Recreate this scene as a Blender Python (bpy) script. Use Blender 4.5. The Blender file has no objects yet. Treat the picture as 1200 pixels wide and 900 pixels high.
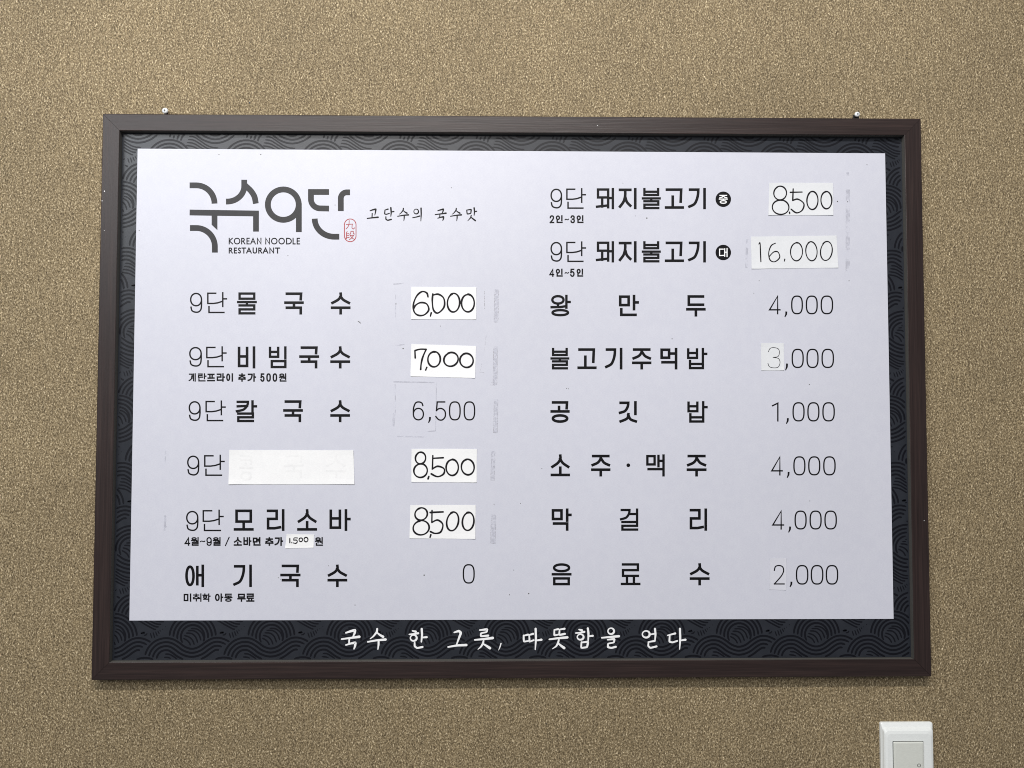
import bpy, math, random
from mathutils import Vector, Matrix, noise

S = bpy.context.scene
COL = S.collection
random.seed(7)

# ------------------------------------------------------------------ camera
F = 1000.0                         # focal length in pixels of a 1200 px wide picture
RX, RY, RZ = -0.0406, 0.01567, -0.00107
T = Vector((0.00363, -0.01255, -1.13176))
ROT = Matrix.Rotation(RZ, 3, 'Z') @ Matrix.Rotation(RY, 3, 'Y') @ Matrix.Rotation(RX, 3, 'X')
CAMB = -(ROT.transposed() @ T)      # camera in board coordinates (x right, y up, z out of the wall)
B2W = Matrix(((1, 0, 0), (0, 0, -1), (0, 1, 0)))
CENTRE = Vector((0, 0, 1.5))       # centre of the board above the floor
def W(p): return B2W @ Vector(p) + CENTRE

cd = bpy.data.cameras.new('camera'); cam = bpy.data.objects.new('camera', cd); COL.objects.link(cam)
cd.sensor_width = 36; cd.lens = 36 * F / 1200; cd.clip_end = 50; cd.clip_start = 0.01
m = (B2W @ ROT.transposed()).to_4x4(); m.translation = W(CAMB); cam.matrix_world = m
S.camera = cam

# ------------------------------------------------------------------ light
w = bpy.data.worlds.new('World'); S.world = w; w.use_nodes = True
w.node_tree.nodes['Background'].inputs[0].default_value = (0.97, 0.97, 1.0, 1)
w.node_tree.nodes['Background'].inputs[1].default_value = 0.20
S.cycles.filter_width = 1.0
S.view_settings.view_transform = 'Standard'; S.view_settings.look = 'None'
S.view_settings.exposure = 0.0; S.view_settings.gamma = 1

def area(name, loc, target, sx, sy, power, colour):
    l = bpy.data.lights.new(name, 'AREA'); l.shape = 'RECTANGLE'; l.size = sx; l.size_y = sy
    l.energy = power; l.color = colour
    o = bpy.data.objects.new(name, l); COL.objects.link(o); o.location = W(loc)
    o.rotation_euler = (W(target) - W(loc)).to_track_quat('-Z', 'Y').to_euler()
    return o
area('ceiling_lamp', (-0.10, 1.75, 1.75), (-0.02, 0.05, 0), 1.2, 0.10, 54, (1.0, 0.97, 0.94))
area('upper_left_light', (-1.65, 1.2, 2.1), (0, 0, 0), 1.3, 0.9, 26, (0.93, 0.965, 1.0))  # unseen broad light, placed for the haze on frame and board at upper left
area('room_fill', (-0.9, 1.5, 3.9), (-0.1, -0.1, 0), 1.2, 0.5, 28, (1.0, 0.965, 0.93))  # unseen fill, added to lift the frame's shadow and even out the wall

# ------------------------------------------------------------------ depths (board z; 0 = front face of the frame)
D_WALL, D_BACK, D_PANEL = -0.0150, -0.0085, -0.0079
def PX(x, y, z):
    """point on the plane board-z = z that the photograph shows at pixel x, y"""
    d = ROT.transposed() @ Vector(((x - 600) / F, (450 - y) / F, -1))
    return CAMB + d * ((z - CAMB.z) / d.z)

# ------------------------------------------------------------------ materials
def mat(name, col, rough=0.5, spec=0.5):
    mt = bpy.data.materials.new(name); mt.use_nodes = True
    b = mt.node_tree.nodes['Principled BSDF']
    b.inputs['Base Color'].default_value = (*col, 1); b.inputs['Roughness'].default_value = rough
    b.inputs['Specular IOR Level'].default_value = spec
    return mt
class NT:
    def __init__(s, mt): s.t = mt.node_tree; s.b = s.t.nodes['Principled BSDF']
    def n(s, ty, **k):
        n = s.t.nodes.new(ty)
        for a, v in k.items():
            if hasattr(n, a): setattr(n, a, v)
            else: n.inputs[a.replace('_', ' ')].default_value = v
        return n
    def l(s, a, b): s.t.links.new(a, b)
    def coord(s, scale=(1, 1, 1), rot=(0, 0, 0)):
        c = s.n('ShaderNodeTexCoord'); mp = s.n('ShaderNodeMapping'); s.l(c.outputs['Object'], mp.inputs[0])
        mp.inputs['Scale'].default_value = scale; mp.inputs['Rotation'].default_value = rot; return mp.outputs[0]
    def noise(s, vec, scale, detail=2, rough=0.5, dist=0):
        n = s.n('ShaderNodeTexNoise'); s.l(vec, n.inputs['Vector']); n.inputs['Scale'].default_value = scale
        n.inputs['Detail'].default_value = detail; n.inputs['Roughness'].default_value = rough
        n.inputs['Distortion'].default_value = dist; return n.outputs[0]
    def ramp(s, fac, stops):
        r = s.n('ShaderNodeValToRGB'); s.l(fac, r.inputs[0]); e = r.color_ramp.elements
        while len(e) < len(stops): e.new(0.5)
        for i, (p, c) in enumerate(stops): e[i].position = p; e[i].color = (*c, 1) if len(c) == 3 else c
        return r.outputs[0]
    def mix(s, a, b, fac, mode='MIX'):
        x = s.n('ShaderNodeMix', data_type='RGBA', blend_type=mode)
        for sock, v in ((x.inputs[0], fac), (x.inputs[6], a), (x.inputs[7], b)):
            if hasattr(v, 'node'): s.l(v, sock)
            else: sock.default_value = v if not isinstance(v, tuple) else (*v, 1)
        return x.outputs[2]
    def bump(s, h, strength, dist, prev=None):
        b = s.n('ShaderNodeBump'); b.inputs['Strength'].default_value = strength; b.inputs['Distance'].default_value = dist
        s.l(h, b.inputs['Height'])
        if prev: s.l(prev, b.inputs['Normal'])
        return b.outputs[0]

def m_wall():
    mt = mat('gritty_wallpaper', (.3, .24, .15), .62, .35); t = NT(mt)
    v = t.coord((1, 1, 1), (0, math.radians(38), 0))
    v2 = t.coord((1.35, 1, 0.8), (0, math.radians(-40), 0))
    a = t.noise(v2, 400, 3, .70, .3)
    b = t.noise(v, 520, 2, .6)
    vo = t.n('ShaderNodeTexVoronoi'); t.l(v, vo.inputs['Vector']); vo.inputs['Scale'].default_value = 330
    big = t.noise(t.coord(), 5, 3, .5)
    c1 = t.ramp(a, [(.30, (.062, .044, .022)), (.44, (.200, .153, .086)), (.55, (.314, .247, .146)), (.70, (.75, .645, .455))])
    c2 = t.ramp(b, [(.33, (.62, .58, .52)), (.5, (.97, .97, .97)), (.68, (1.35, 1.33, 1.28))])
    c = t.mix(c1, c2, 1.0, 'MULTIPLY')
    c3 = t.ramp(big, [(.3, (.91, .905, .90)), (.7, (1.08, 1.075, 1.07))])
    c = t.mix(c, c3, 1.0, 'MULTIPLY')
    fib = t.noise(t.coord((1, 1, .18), (0, math.radians(33), 0)), 230, 2)
    c = t.mix(c, t.ramp(fib, [(.35, (.84, .83, .81)), (.65, (1.14, 1.14, 1.13))]), 1.0, 'MULTIPLY')
    t.l(c, t.b.inputs['Base Color'])
    n1 = t.bump(a, .75, .0022); n2 = t.bump(vo.outputs['Distance'], .35, .0015, n1)
    t.l(n2, t.b.inputs['Normal'])
    return mt
def m_wood(name, horizontal):
    mt = mat(name, (.03, .02, .018), .47, .42); t = NT(mt)
    sc = (3, 40, 160) if horizontal else (160, 40, 3)
    v = t.coord(sc)
    a = t.noise(v, 1.6, 5, .65, .6); b = t.noise(v, 6, 3, .6)
    c = t.ramp(a, [(.3, (.016, .0088, .0082)), (.5, (.023, .0135, .0125)), (.72, (.034, .0205, .018))])
    c = t.mix(c, t.ramp(b, [(.3, (.72, .72, .72)), (.7, (1.25, 1.22, 1.2))]), 1.0, 'MULTIPLY')
    t.l(c, t.b.inputs['Base Color'])
    r = t.n('ShaderNodeMapRange'); t.l(a, r.inputs[0]); r.inputs[3].default_value = .36; r.inputs[4].default_value = .46
    t.l(r.outputs[0], t.b.inputs['Roughness'])
    t.l(t.bump(b, .25, .0006), t.b.inputs['Normal'])
    return mt
def m_print(name, c0, c1, rough, spec, scale=90, bump=.05):
    mt = mat(name, c0, rough, spec); t = NT(mt); v = t.coord()
    a = t.noise(v, scale, 3, .6); bg = t.noise(v, 3, 2)
    fine = t.noise(t.coord((1, 1, 3.2)), 420, 1)
    c = t.mix(c0, c1, t.ramp(a, [(.35, (0, 0, 0)), (.65, (1, 1, 1))]))
    c = t.mix(c, t.ramp(bg, [(.3, (.975, .975, .97)), (.7, (1.02, 1.02, 1.02))]), 1.0, 'MULTIPLY')
    c = t.mix(c, t.ramp(fine, [(.3, (.965, .965, .97)), (.7, (1.03, 1.03, 1.03))]), 1.0, 'MULTIPLY')
    t.l(c, t.b.inputs['Base Color']); t.l(t.bump(a, bump, .0005), t.b.inputs['Normal'])
    return mt
M_WALL = m_wall()
M_WH, M_WV = m_wood('dark_wood_across', True), m_wood('dark_wood_upright', False)
M_LIP = mat('sheen_rail_edge', (.085, .082, .074), .55)  # paler than the wood: grazing sheen on the inner faces put into the colour
M_PANEL = m_print('pale_panel_print', (.600, .610, .690), (.618, .628, .704), .36, .5)
M_BACK = m_print('slate_print', (.015, .018, .025), (.019, .022, .030), .35, .5)
M_LINE = mat('pattern_black', (.002, .0025, .006), .42, .32)
M_INK = mat('black_print', (.005, .0048, .006), .42, .2)
M_RED = mat('red_print', (.36, .025, .03), .42)
M_WHITE = mat('white_print', (.90, .91, .92), .5)
M_PAPER = m_print('slip_paper', (.85, .855, .865), (.88, .885, .89), .55, .35, 60, .12)
M_PAPER2 = m_print('matt_slip_paper', (.70, .72, .745), (.73, .745, .77), .55, .3, 60, .10)
M_PAPER3 = m_print('thin_slip_paper', (.635, .645, .715), (.665, .67, .735), .45, .4, 60, .10)
M_PEN = mat('marker_ink', (.007, .006, .008), .5, .2)
M_GHOST = m_print('show_through_ink', (.80, .805, .815), (.865, .87, .875), .55, .35, 60)
M_BLACK = mat('black_metal', (.012, .012, .012), .5)
M_ZINC = mat('zinc_screw', (.80, .83, .85), .30); M_ZINC.node_tree.nodes['Principled BSDF'].inputs['Metallic'].default_value = .15
M_RECESS = mat('screw_recess', (.03, .035, .04), .5)
M_PLATE = m_print('white_plastic', (.80, .83, .82), (.82, .85, .84), .28, .5, 200, .02)
M_ROCK = m_print('ivory_plastic', (.66, .68, .63), (.68, .70, .65), .30, .5, 200, .02)
M_GREY = mat('grey_print', (.10, .10, .09), .5)
def m_residue(name, col, lo, hi, scale=500):
    mt = mat(name, col, .5, .3); t = NT(mt)
    a = t.noise(t.coord(), scale, 3, .7); 
    r = t.ramp(a, [(lo, (0, 0, 0)), (hi, (1, 1, 1))]); t.l(r, t.b.inputs['Alpha'])
    return mt
M_RES = m_residue('grimy_tape_residue', (.36, .34, .35), .44, .82)
M_RES2 = m_residue('faint_tape_residue', (.53, .535, .60), .42, .85, 90)
M_TAPE = m_residue('hazy_tape', (.55, .555, .62), .38, .95, 300)

# ------------------------------------------------------------------ mesh helpers
def link(name, verts, faces, material, org, smooth=False):
    """verts in board coordinates; org = origin of the object (board coordinates)"""
    me = bpy.data.meshes.new(name)
    o0 = W(org)
    me.from_pydata([W(v) - o0 for v in verts], [], faces); me.update()
    if smooth:
        for p in me.polygons: p.use_smooth = True
    me.materials.append(material)
    o = bpy.data.objects.new(name, me); COL.objects.link(o)
    o.location = o0
    WORLD[o.name] = o0.copy()
    return o
WORLD = {}
def child(name, verts, faces, material, parent, smooth=False):
    me = bpy.data.meshes.new(name); o0 = WORLD[parent.name]
    me.from_pydata([W(v) - o0 for v in verts], [], faces); me.update()
    if smooth:
        for p in me.polygons: p.use_smooth = True
    me.materials.append(material)
    o = bpy.data.objects.new(name, me); COL.objects.link(o); o.parent = parent; WORLD[o.name] = o0.copy()
    return o
def empty(name, org):
    o = bpy.data.objects.new(name, None); COL.objects.link(o); o.location = W(org); o.empty_display_size = .05
    WORLD[o.name] = W(org); return o
def tag(o, label=None, cat=None, group=None, kind=None):
    for k, v in (('label', label), ('category', cat), ('group', group), ('kind', kind)):
        if v: o[k] = v
    return o
def box(x0, x1, y0, y1, z0, z1):
    v = [(x, y, z) for z in (z0, z1) for x, y in ((x0, y0), (x1, y0), (x1, y1), (x0, y1))]
    return v, [(3, 2, 1, 0), (4, 5, 6, 7), (0, 1, 5, 4), (1, 2, 6, 5), (2, 3, 7, 6), (3, 0, 4, 7)]

# ------------------------------------------------------------------ stroke drawing (all ink is thin ribbons)
def cat(pts, n=7, closed=False):
    out = []; k = len(pts); rng = range(k if closed else k - 1)
    g = (lambda i: pts[i % k]) if closed else (lambda i: pts[max(0, min(k - 1, i))])
    for i in rng:
        p0, p1, p2, p3 = g(i - 1), g(i), g(i + 1), g(i + 2)
        for j in range(n):
            t = j / n
            out.append(tuple(.5 * (2 * b + (c - a) * t + (2 * a - 5 * b + 4 * c - d) * t * t + (3 * b - a - 3 * c + d) * t ** 3)
                             for a, b, c, d in zip(p0, p1, p2, p3)))
    if not closed: out.append(tuple(pts[-1]))
    return out
def ell(cx, cy, rx, ry, n=30, sq=2.0, a0=0, a1=360):
    out = []
    full = abs(a1 - a0) >= 360
    for i in range(n if full else n + 1):
        a = math.radians(a0 + (a1 - a0) * i / n); c, s = math.cos(a), math.sin(a)
        out.append((cx + rx * math.copysign(abs(c) ** (2 / sq), c), cy + ry * math.copysign(abs(s) ** (2 / sq), s)))
    return out
class Ink:
    """collects ribbons in photo pixels laid on a plane (or on a height function)"""
    def __init__(s, z, step=8e-6): s.v = []; s.f = []; s.z = z; s.k = 0; s.step = step
    def zz(s, x, y):
        return (s.z(x, y) if callable(s.z) else s.z) + s.k * s.step
    def add(s, x, y): s.v.append(PX(x, y, s.zz(x, y))); return len(s.v) - 1
    def ribbon(s, pts, w, closed=False, cap='square'):
        P = [Vector(p[:2]) for p in pts]
        wd = list(w) if isinstance(w, (list, tuple)) else [w] * len(P)
        Q = [P[0]]; ww = [wd[0]]
        for p, a in zip(P[1:], wd[1:]):
            if (p - Q[-1]).length > 1e-4: Q.append(p); ww.append(a)
        P = Q
        if closed and (P[0] - P[-1]).length < 1e-4: P.pop(); ww.pop()
        if len(P) < 2: return s.disc(P[0].x, P[0].y, ww[0] / 2)
        if not closed and cap == 'square':
            d0 = (P[0] - P[1]).normalized(); d1 = (P[-1] - P[-2]).normalized()
            P[0] = P[0] + d0 * ww[0] / 2; P[-1] = P[-1] + d1 * ww[-1] / 2
        n = len(P); L = []; R = []
        for i in range(n):
            a = P[i - 1] if (i > 0 or closed) else None
            c = P[(i + 1) % n] if (i < n - 1 or closed) else None
            d1 = (P[i] - a).normalized() if a is not None else (c - P[i]).normalized()
            d2 = (c - P[i]).normalized() if c is not None else d1
            n1 = Vector((-d1.y, d1.x)); n2 = Vector((-d2.y, d2.x)); mm = n1 + n2
            if mm.length < 1e-3: mm = n1
            mm.normalize(); k = max(.45, mm.dot(n1)); off = mm * (ww[i] / 2 / k)
            L.append(s.add(*(P[i] + off))); R.append(s.add(*(P[i] - off)))
        for i in range(n if closed else n - 1):
            j = (i + 1) % n; s.f.append((L[i], L[j], R[j], R[i]))
        s.k += 1
        if not closed and cap == 'round':
            for e in (0, -1): s.disc(P[e].x, P[e].y, ww[e] / 2, 10)
    def disc(s, x, y, r, n=20, rx=None):
        ids = [s.add(x + (rx or r) * math.cos(2 * math.pi * i / n), y - r * math.sin(2 * math.pi * i / n)) for i in range(n)]
        s.f.append(tuple(ids[::-1])); s.k += 1
    def poly(s, pts):
        ids = [s.add(*p) for p in pts]; s.f.append(tuple(ids)); s.k += 1
    def make(s, name, material, parent): return child(name, s.v, s.f, material, parent)

# ---- glyphs: strokes in a 0..100 box (centre lines, y down). ('c',..) smooth curve, ('o',cx,cy,rx,ry) ring
def box4(x0, y0, x1, y1): return ('z', (x0, y0), (x1, y0), (x1, y1), (x0, y1))
def rieul(x0, y0, x1, y1): ym = (y0 + y1) / 2; return ('l', (x0, y0), (x1, y0), (x1, ym), (x0, ym), (x0, y1), (x1, y1))
def bieup(x0, y0, x1, y1, m=.45):
    ym = y0 + (y1 - y0) * m; return [('l', (x0, y0), (x0, y1), (x1, y1), (x1, y0)), ('l', (x0, ym), (x1, ym))]
def kiyeok(x0, y0, x1, y1): # curved, before an upright vowel
    w_, h = x1 - x0, y1 - y0
    return ('lc', (x0, y0), (x1, y0), (x1 - .03 * w_, y0 + .28 * h), (x1 - .18 * w_, y0 + .58 * h), (x1 - .48 * w_, y0 + .85 * h), (x0 - .08 * w_, y1))
def siot(cx, y0, x0, x1, y1, s_=.3):
    h = y1 - y0
    return [('c', (cx, y0), (cx, y0 + s_ * h), (cx - (cx - x0) * .32, y0 + .66 * h), (x0, y1)),
            ('c', (cx, y0 + s_ * h), (cx + (x1 - cx) * .32, y0 + .66 * h), (x1, y1))]
G = {
 '물': [box4(8, 0, 92, 26), ('l', (0, 43), (100, 43)), ('l', (50, 43), (50, 60)), rieul(8, 60, 92, 100)],
 '국': [('l', (8, 0), (92, 0), (90, 28)), ('l', (0, 46), (100, 46)), ('l', (50, 46), (50, 72)), ('l', (8, 72), (90, 72), (90, 100))],
 '수': siot(50, 0, 2, 98, 47) + [('l', (0, 72), (100, 72)), ('l', (50, 72), (50, 100))],
 '비': bieup(3, 2, 54, 94, .47) + [('l', (98, 0), (98, 100))],
 '빔': bieup(1, 2, 52, 47, .45) + [('l', (97, 0), (97, 55)), box4(12, 69, 97, 99)],
 '칼': [kiyeok(5, 2, 58, 50), ('l', (5, 25), (54, 23)), ('l', (82, 0), (82, 52)), ('l', (82, 25), (100, 25)), rieul(8, 62, 84, 100)],
 '모': [box4(9, 2, 91, 58), ('l', (50, 58), (50, 98)), ('l', (0, 99), (100, 99))],
 '리': [('l', (3, 2), (57, 2), (57, 44), (3, 44), (3, 93), (45, 93), (78, 88)), ('l', (98, 0), (98, 100))],
 '소': siot(50, 0, 3, 97, 57) + [('l', (50, 62), (50, 98)), ('l', (0, 99), (100, 99))],
 '바': bieup(2, 2, 50, 90, .45) + [('l', (82, 0), (82, 100)), ('l', (82, 45), (100, 45))],
 '애': [('o', 21, 50, 21, 46), ('l', (65, 6), (65, 92)), ('l', (98, 0), (98, 100)), ('l', (65, 47), (98, 47))],
 '기': [kiyeok(4, 2, 57, 93), ('l', (98, 0), (98, 100))],
 '돼': [('l', (55, 2), (6, 2), (6, 44), (57, 44)), ('l', (32, 44), (32, 92)), ('l', (0, 93), (62, 87)), ('l', (69, 2), (69, 96)), ('l', (98, 0), (98, 100)), ('l', (69, 47), (98, 47))],
 '지': [('l', (0, 3), (66, 3)), ('c', (33, 3), (33, 34), (23, 66), (0, 93)), ('c', (34, 42), (44, 68), (66, 88)), ('l', (98, 0), (98, 100))],
 '불': bieup(9, 0, 91, 31, .45) + [('l', (0, 49), (100, 49)), ('l', (50, 49), (50, 64)), rieul(9, 64, 92, 100)],
 '고': [('l', (5, 2), (91, 2), (88, 66)), ('l', (40, 40), (40, 98)), ('l', (0, 98), (100, 98))],
 '왕': [('o', 35, 20, 31, 19), ('l', (35, 42), (35, 56)), ('l', (0, 58), (50, 57), (70, 54)), ('l', (82, 0), (82, 60)), ('l', (82, 31), (100, 31)), ('o', 48, 86, 43, 13)],
 '만': [box4(3, 3, 50, 47), ('l', (80, 0), (80, 68)), ('l', (80, 33), (100, 33)), ('l', (9, 69), (9, 98), (88, 98))],
 '두': [('l', (92, 2), (8, 2), (8, 45), (92, 45)), ('l', (0, 69), (100, 69)), ('l', (50, 69), (50, 100))],
 '주': [('l', (5, 2), (95, 2)), ('c', (50, 2), (48, 18), (32, 36), (2, 48)), ('c', (52, 14), (70, 36), (98, 48)), ('l', (0, 72), (100, 72)), ('l', (50, 72), (50, 100))],
 '먹': [box4(2, 3, 51, 45), ('l', (97, 0), (97, 57)), ('l', (66, 23), (97, 23)), ('l', (8, 69), (97, 69), (97, 100))],
 '밥': bieup(2, 2, 50, 46, .42) + [('l', (82, 0), (82, 54)), ('l', (82, 25), (100, 25))] + bieup(12, 62, 82, 99, .42),
 '공': [('l', (8, 0), (92, 0), (90, 30)), ('l', (44, 24), (44, 47)), ('l', (0, 47), (100, 47)), ('o', 50, 84, 43, 16)],
 '깃': [kiyeok(6, 2, 52, 54), ('l', (96, 0), (96, 60)), ('c', (53, 62), (45, 84), (6, 99)), ('c', (53, 66), (66, 88), (98, 99))],
 '맥': [box4(1, 3, 44, 45), ('l', (67, 2), (67, 54)), ('l', (97, 0), (97, 57)), ('l', (67, 27), (97, 27)), ('l', (8, 69), (97, 69), (97, 100))],
 '막': [box4(2, 3, 50, 47), ('l', (82, 0), (82, 55)), ('l', (82, 26), (100, 26)), ('l', (8, 70), (82, 70), (82, 100))],
 '걸': [kiyeok(6, 2, 52, 48), ('l', (97, 0), (97, 50)), ('l', (60, 22), (97, 22)), rieul(10, 62, 97, 100)],
 '음': [('o', 50, 17, 43, 17), ('l', (0, 50), (100, 50)), box4(8, 71, 91, 100)],
 '료': [rieul(6, 0, 92, 58), ('l', (29, 60), (29, 98)), ('l', (69, 60), (69, 98)), ('l', (0, 99), (100, 99))],
 '콩': [('l', (8, 0), (92, 0), (90, 34)), ('l', (10, 17), (88, 17)), ('l', (46, 34), (46, 50)), ('l', (0, 50), (100, 50)), ('o', 50, 84, 40, 16)],
 '단': [('l', (44, 2), (3, 2), (3, 53), (32, 53), (55, 50), (80, 42)), ('l', (81, 0), (81, 68)), ('l', (81, 30), (100, 30)), ('l', (9, 69), (9, 98), (87, 98))],
 '계': [kiyeok(4, 4, 48, 92), ('l', (42, 34), (70, 34)), ('l', (38, 58), (70, 58)), ('l', (70, 2), (70, 96)), ('l', (98, 0), (98, 100))],
 '란': [('l', (3, 2), (50, 2), (50, 24), (3, 24), (3, 48), (58, 46)), ('l', (81, 0), (81, 68)), ('l', (81, 32), (100, 32)), ('l', (9, 69), (9, 98), (87, 98))],
 '프': [('l', (6, 5), (94, 5)), ('l', (32, 5), (34, 58)), ('l', (68, 5), (66, 58)), ('l', (6, 60), (94, 58)), ('l', (0, 96), (100, 96))],
 '라': [('l', (3, 3), (52, 3), (52, 44), (3, 44), (3, 90), (62, 88)), ('l', (82, 0), (82, 100)), ('l', (82, 45), (100, 45))],
 '이': [('o', 24, 47, 24, 44), ('l', (98, 0), (98, 100))],
 '추': [('l', (50, 0), (50, 16)), ('l', (8, 17), (92, 17)), ('c', (50, 17), (40, 38), (4, 52)), ('c', (52, 24), (66, 42), (96, 52)), ('l', (0, 72), (100, 72)), ('l', (50, 72), (50, 100))],
 '가': [kiyeok(4, 4, 54, 92), ('l', (82, 0), (82, 100)), ('l', (82, 45), (100, 45))],
 '원': [('o', 36, 17, 30, 15), ('l', (0, 46), (72, 43)), ('l', (36, 46), (36, 66)), ('l', (66, 58), (95, 58)), ('l', (95, 0), (95, 74)), ('l', (12, 76), (12, 99), (98, 99))],
 '월': [('o', 36, 13, 30, 12), ('l', (0, 37), (72, 35)), ('l', (36, 37), (36, 52)), ('l', (66, 45), (95, 45)), ('l', (95, 0), (95, 56)), rieul(10, 62, 95, 100)],
 '면': [box4(2, 6, 50, 55), ('l', (50, 20), (95, 20)), ('l', (50, 42), (95, 42)), ('l', (95, 0), (95, 72)), ('l', (12, 74), (12, 98), (98, 98))],
 '미': [box4(2, 6, 54, 92), ('l', (98, 0), (98, 100))],
 '취': [('l', (36, 0), (36, 12)), ('l', (4, 14), (70, 14)), ('c', (36, 14), (28, 36), (0, 48)), ('c', (38, 24), (50, 40), (74, 48)), ('l', (0, 66), (80, 63)), ('l', (38, 66), (38, 96)), ('l', (98, 0), (98, 100))],
 '학': [('l', (26, 0), (26, 4)), ('l', (0, 16), (60, 16)), ('o', 30, 42, 22, 14), ('l', (82, 0), (82, 62)), ('l', (82, 30), (100, 30)), ('l', (10, 72), (82, 72), (82, 100))],
 '아': [('o', 24, 47, 24, 42), ('l', (80, 0), (80, 100)), ('l', (80, 45), (100, 45))],
 '동': [('l', (90, 2), (10, 2), (10, 28), (90, 28)), ('l', (50, 28), (50, 48)), ('l', (0, 49), (100, 49)), ('o', 50, 84, 38, 16)],
 '무': [box4(10, 3, 90, 42), ('l', (0, 66), (100, 66)), ('l', (50, 66), (50, 100))],
 '인': [('o', 26, 28, 25, 26), ('l', (95, 0), (95, 70)), ('l', (14, 70), (14, 98), (98, 98))],
 '중': [('l', (8, 2), (92, 2)), ('c', (50, 2), (40, 20), (6, 32)), ('c', (52, 8), (66, 24), (94, 32)), ('l', (0, 48), (100, 48)), ('l', (50, 48), (50, 64)), ('o', 50, 84, 38, 16)],
 '대': [('l', (48, 8), (3, 8), (3, 88), (54, 86)), ('l', (68, 4), (68, 96)), ('l', (98, 0), (98, 100)), ('l', (68, 46), (98, 46))],
 '9': [('o', 50, 33, 50, 33), ('c', (100, 33), (100, 62), (94, 86), (72, 99), (40, 100), (12, 92), (3, 74))],
 '0': [('s', 50, 50, 50, 50)],
 '4': [('l', (78, 100), (78, 0), (0, 78), (100, 78))],
 '1': [('l', (0, 16), (96, 2), (96, 100))],
 '3': [('c', (4, 20), (18, 4), (48, 0), (84, 6), (94, 24), (82, 44), (42, 48)), ('c', (42, 48), (86, 54), (99, 74), (84, 96), (46, 100), (12, 94), (0, 78))],
 '2': [('c', (3, 26), (14, 6), (48, 0), (84, 7), (95, 28), (78, 52), (40, 78), (3, 100)), ('l', (3, 100), (100, 100))],
 '5': [('l', (92, 0), (14, 0), (6, 48)), ('c', (6, 48), (30, 38), (66, 38), (96, 54), (97, 82), (68, 100), (30, 99), (0, 82))],
 '6': [('o', 50, 68, 50, 32), ('c', (0, 68), (2, 34), (22, 6), (54, 0), (84, 6), (94, 20))],
 ',': [('l', (70, 0), (70, 45), (10, 100))],
 '~': [('c', (0, 62), (18, 40), (38, 42), (62, 58), (82, 60), (100, 38))],
 '/': [('l', (100, 0), (0, 100))],
 'K': [('l', (0, 0), (0, 100)), ('l', (90, 0), (5, 48), (100, 100))], 'O': [('o', 50, 50, 50, 50)],
 'R': [('l', (0, 100), (0, 2)), ('c', (0, 2), (60, 4), (80, 26), (56, 48), (0, 52)), ('l', (40, 52), (100, 100))],
 'E': [('l', (100, 0), (0, 0), (0, 100), (100, 100)), ('l', (0, 48), (88, 48))],
 'A': [('l', (0, 100), (50, 0), (100, 100)), ('l', (20, 64), (80, 64))], 'N': [('l', (0, 100), (0, 0), (100, 100), (100, 0))],
 'D': [('l', (0, 0), (0, 100)), ('c', (0, 0), (60, 4), (98, 30), (98, 70), (60, 96), (0, 100))], 'L': [('l', (0, 0), (0, 100), (100, 100))],
 'S': [('c', (90, 8), (50, 0), (12, 12), (20, 40), (80, 58), (94, 80), (60, 100), (4, 92))],
 'T': [('l', (0, 0), (100, 0)), ('l', (50, 0), (50, 100))], 'U': [('c', (0, 0), (0, 50), (10, 90), (50, 100), (90, 90), (100, 50), (100, 0))],
}
def glyph(ink, ch, x0, x1, y0, y1, w_, cap='square', jitter=0):
    ax, ay = x0 + w_ / 2, y0 + w_ / 2; sx, sy = (x1 - x0 - w_) / 100, (y1 - y0 - w_) / 100
    tr = lambda p: (ax + p[0] * sx, ay + p[1] * sy)
    for st in G[ch]:
        k, a = st[0], st[1:]
        if k == 'o': ink.ribbon([tr(p) for p in ell(*a, n=34, sq=2.1)], w_, True)
        elif k == 's': ink.ribbon([tr(p) for p in ell(*a, n=40, sq=2.7)], w_, True)
        elif k == 'l': ink.ribbon([tr(p) for p in a], w_, cap=cap)
        elif k == 'z': ink.ribbon([tr(p) for p in a], w_, True)
        elif k == 'c': ink.ribbon([tr(p) for p in cat(a)], w_, cap=cap)
        elif k == 'lc': ink.ribbon([tr(a[0])] + [tr(p) for p in cat(a[1:])], w_, cap=cap)

# ------------------------------------------------------------------ wall
wv, wf = box(-2.6, 2.6, -1.5, 1.5, D_WALL - .05, D_WALL)
wall = link('wall', wv, wf, M_WALL, org=(0, -1.5, D_WALL)); tag(wall, kind='structure')

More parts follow.
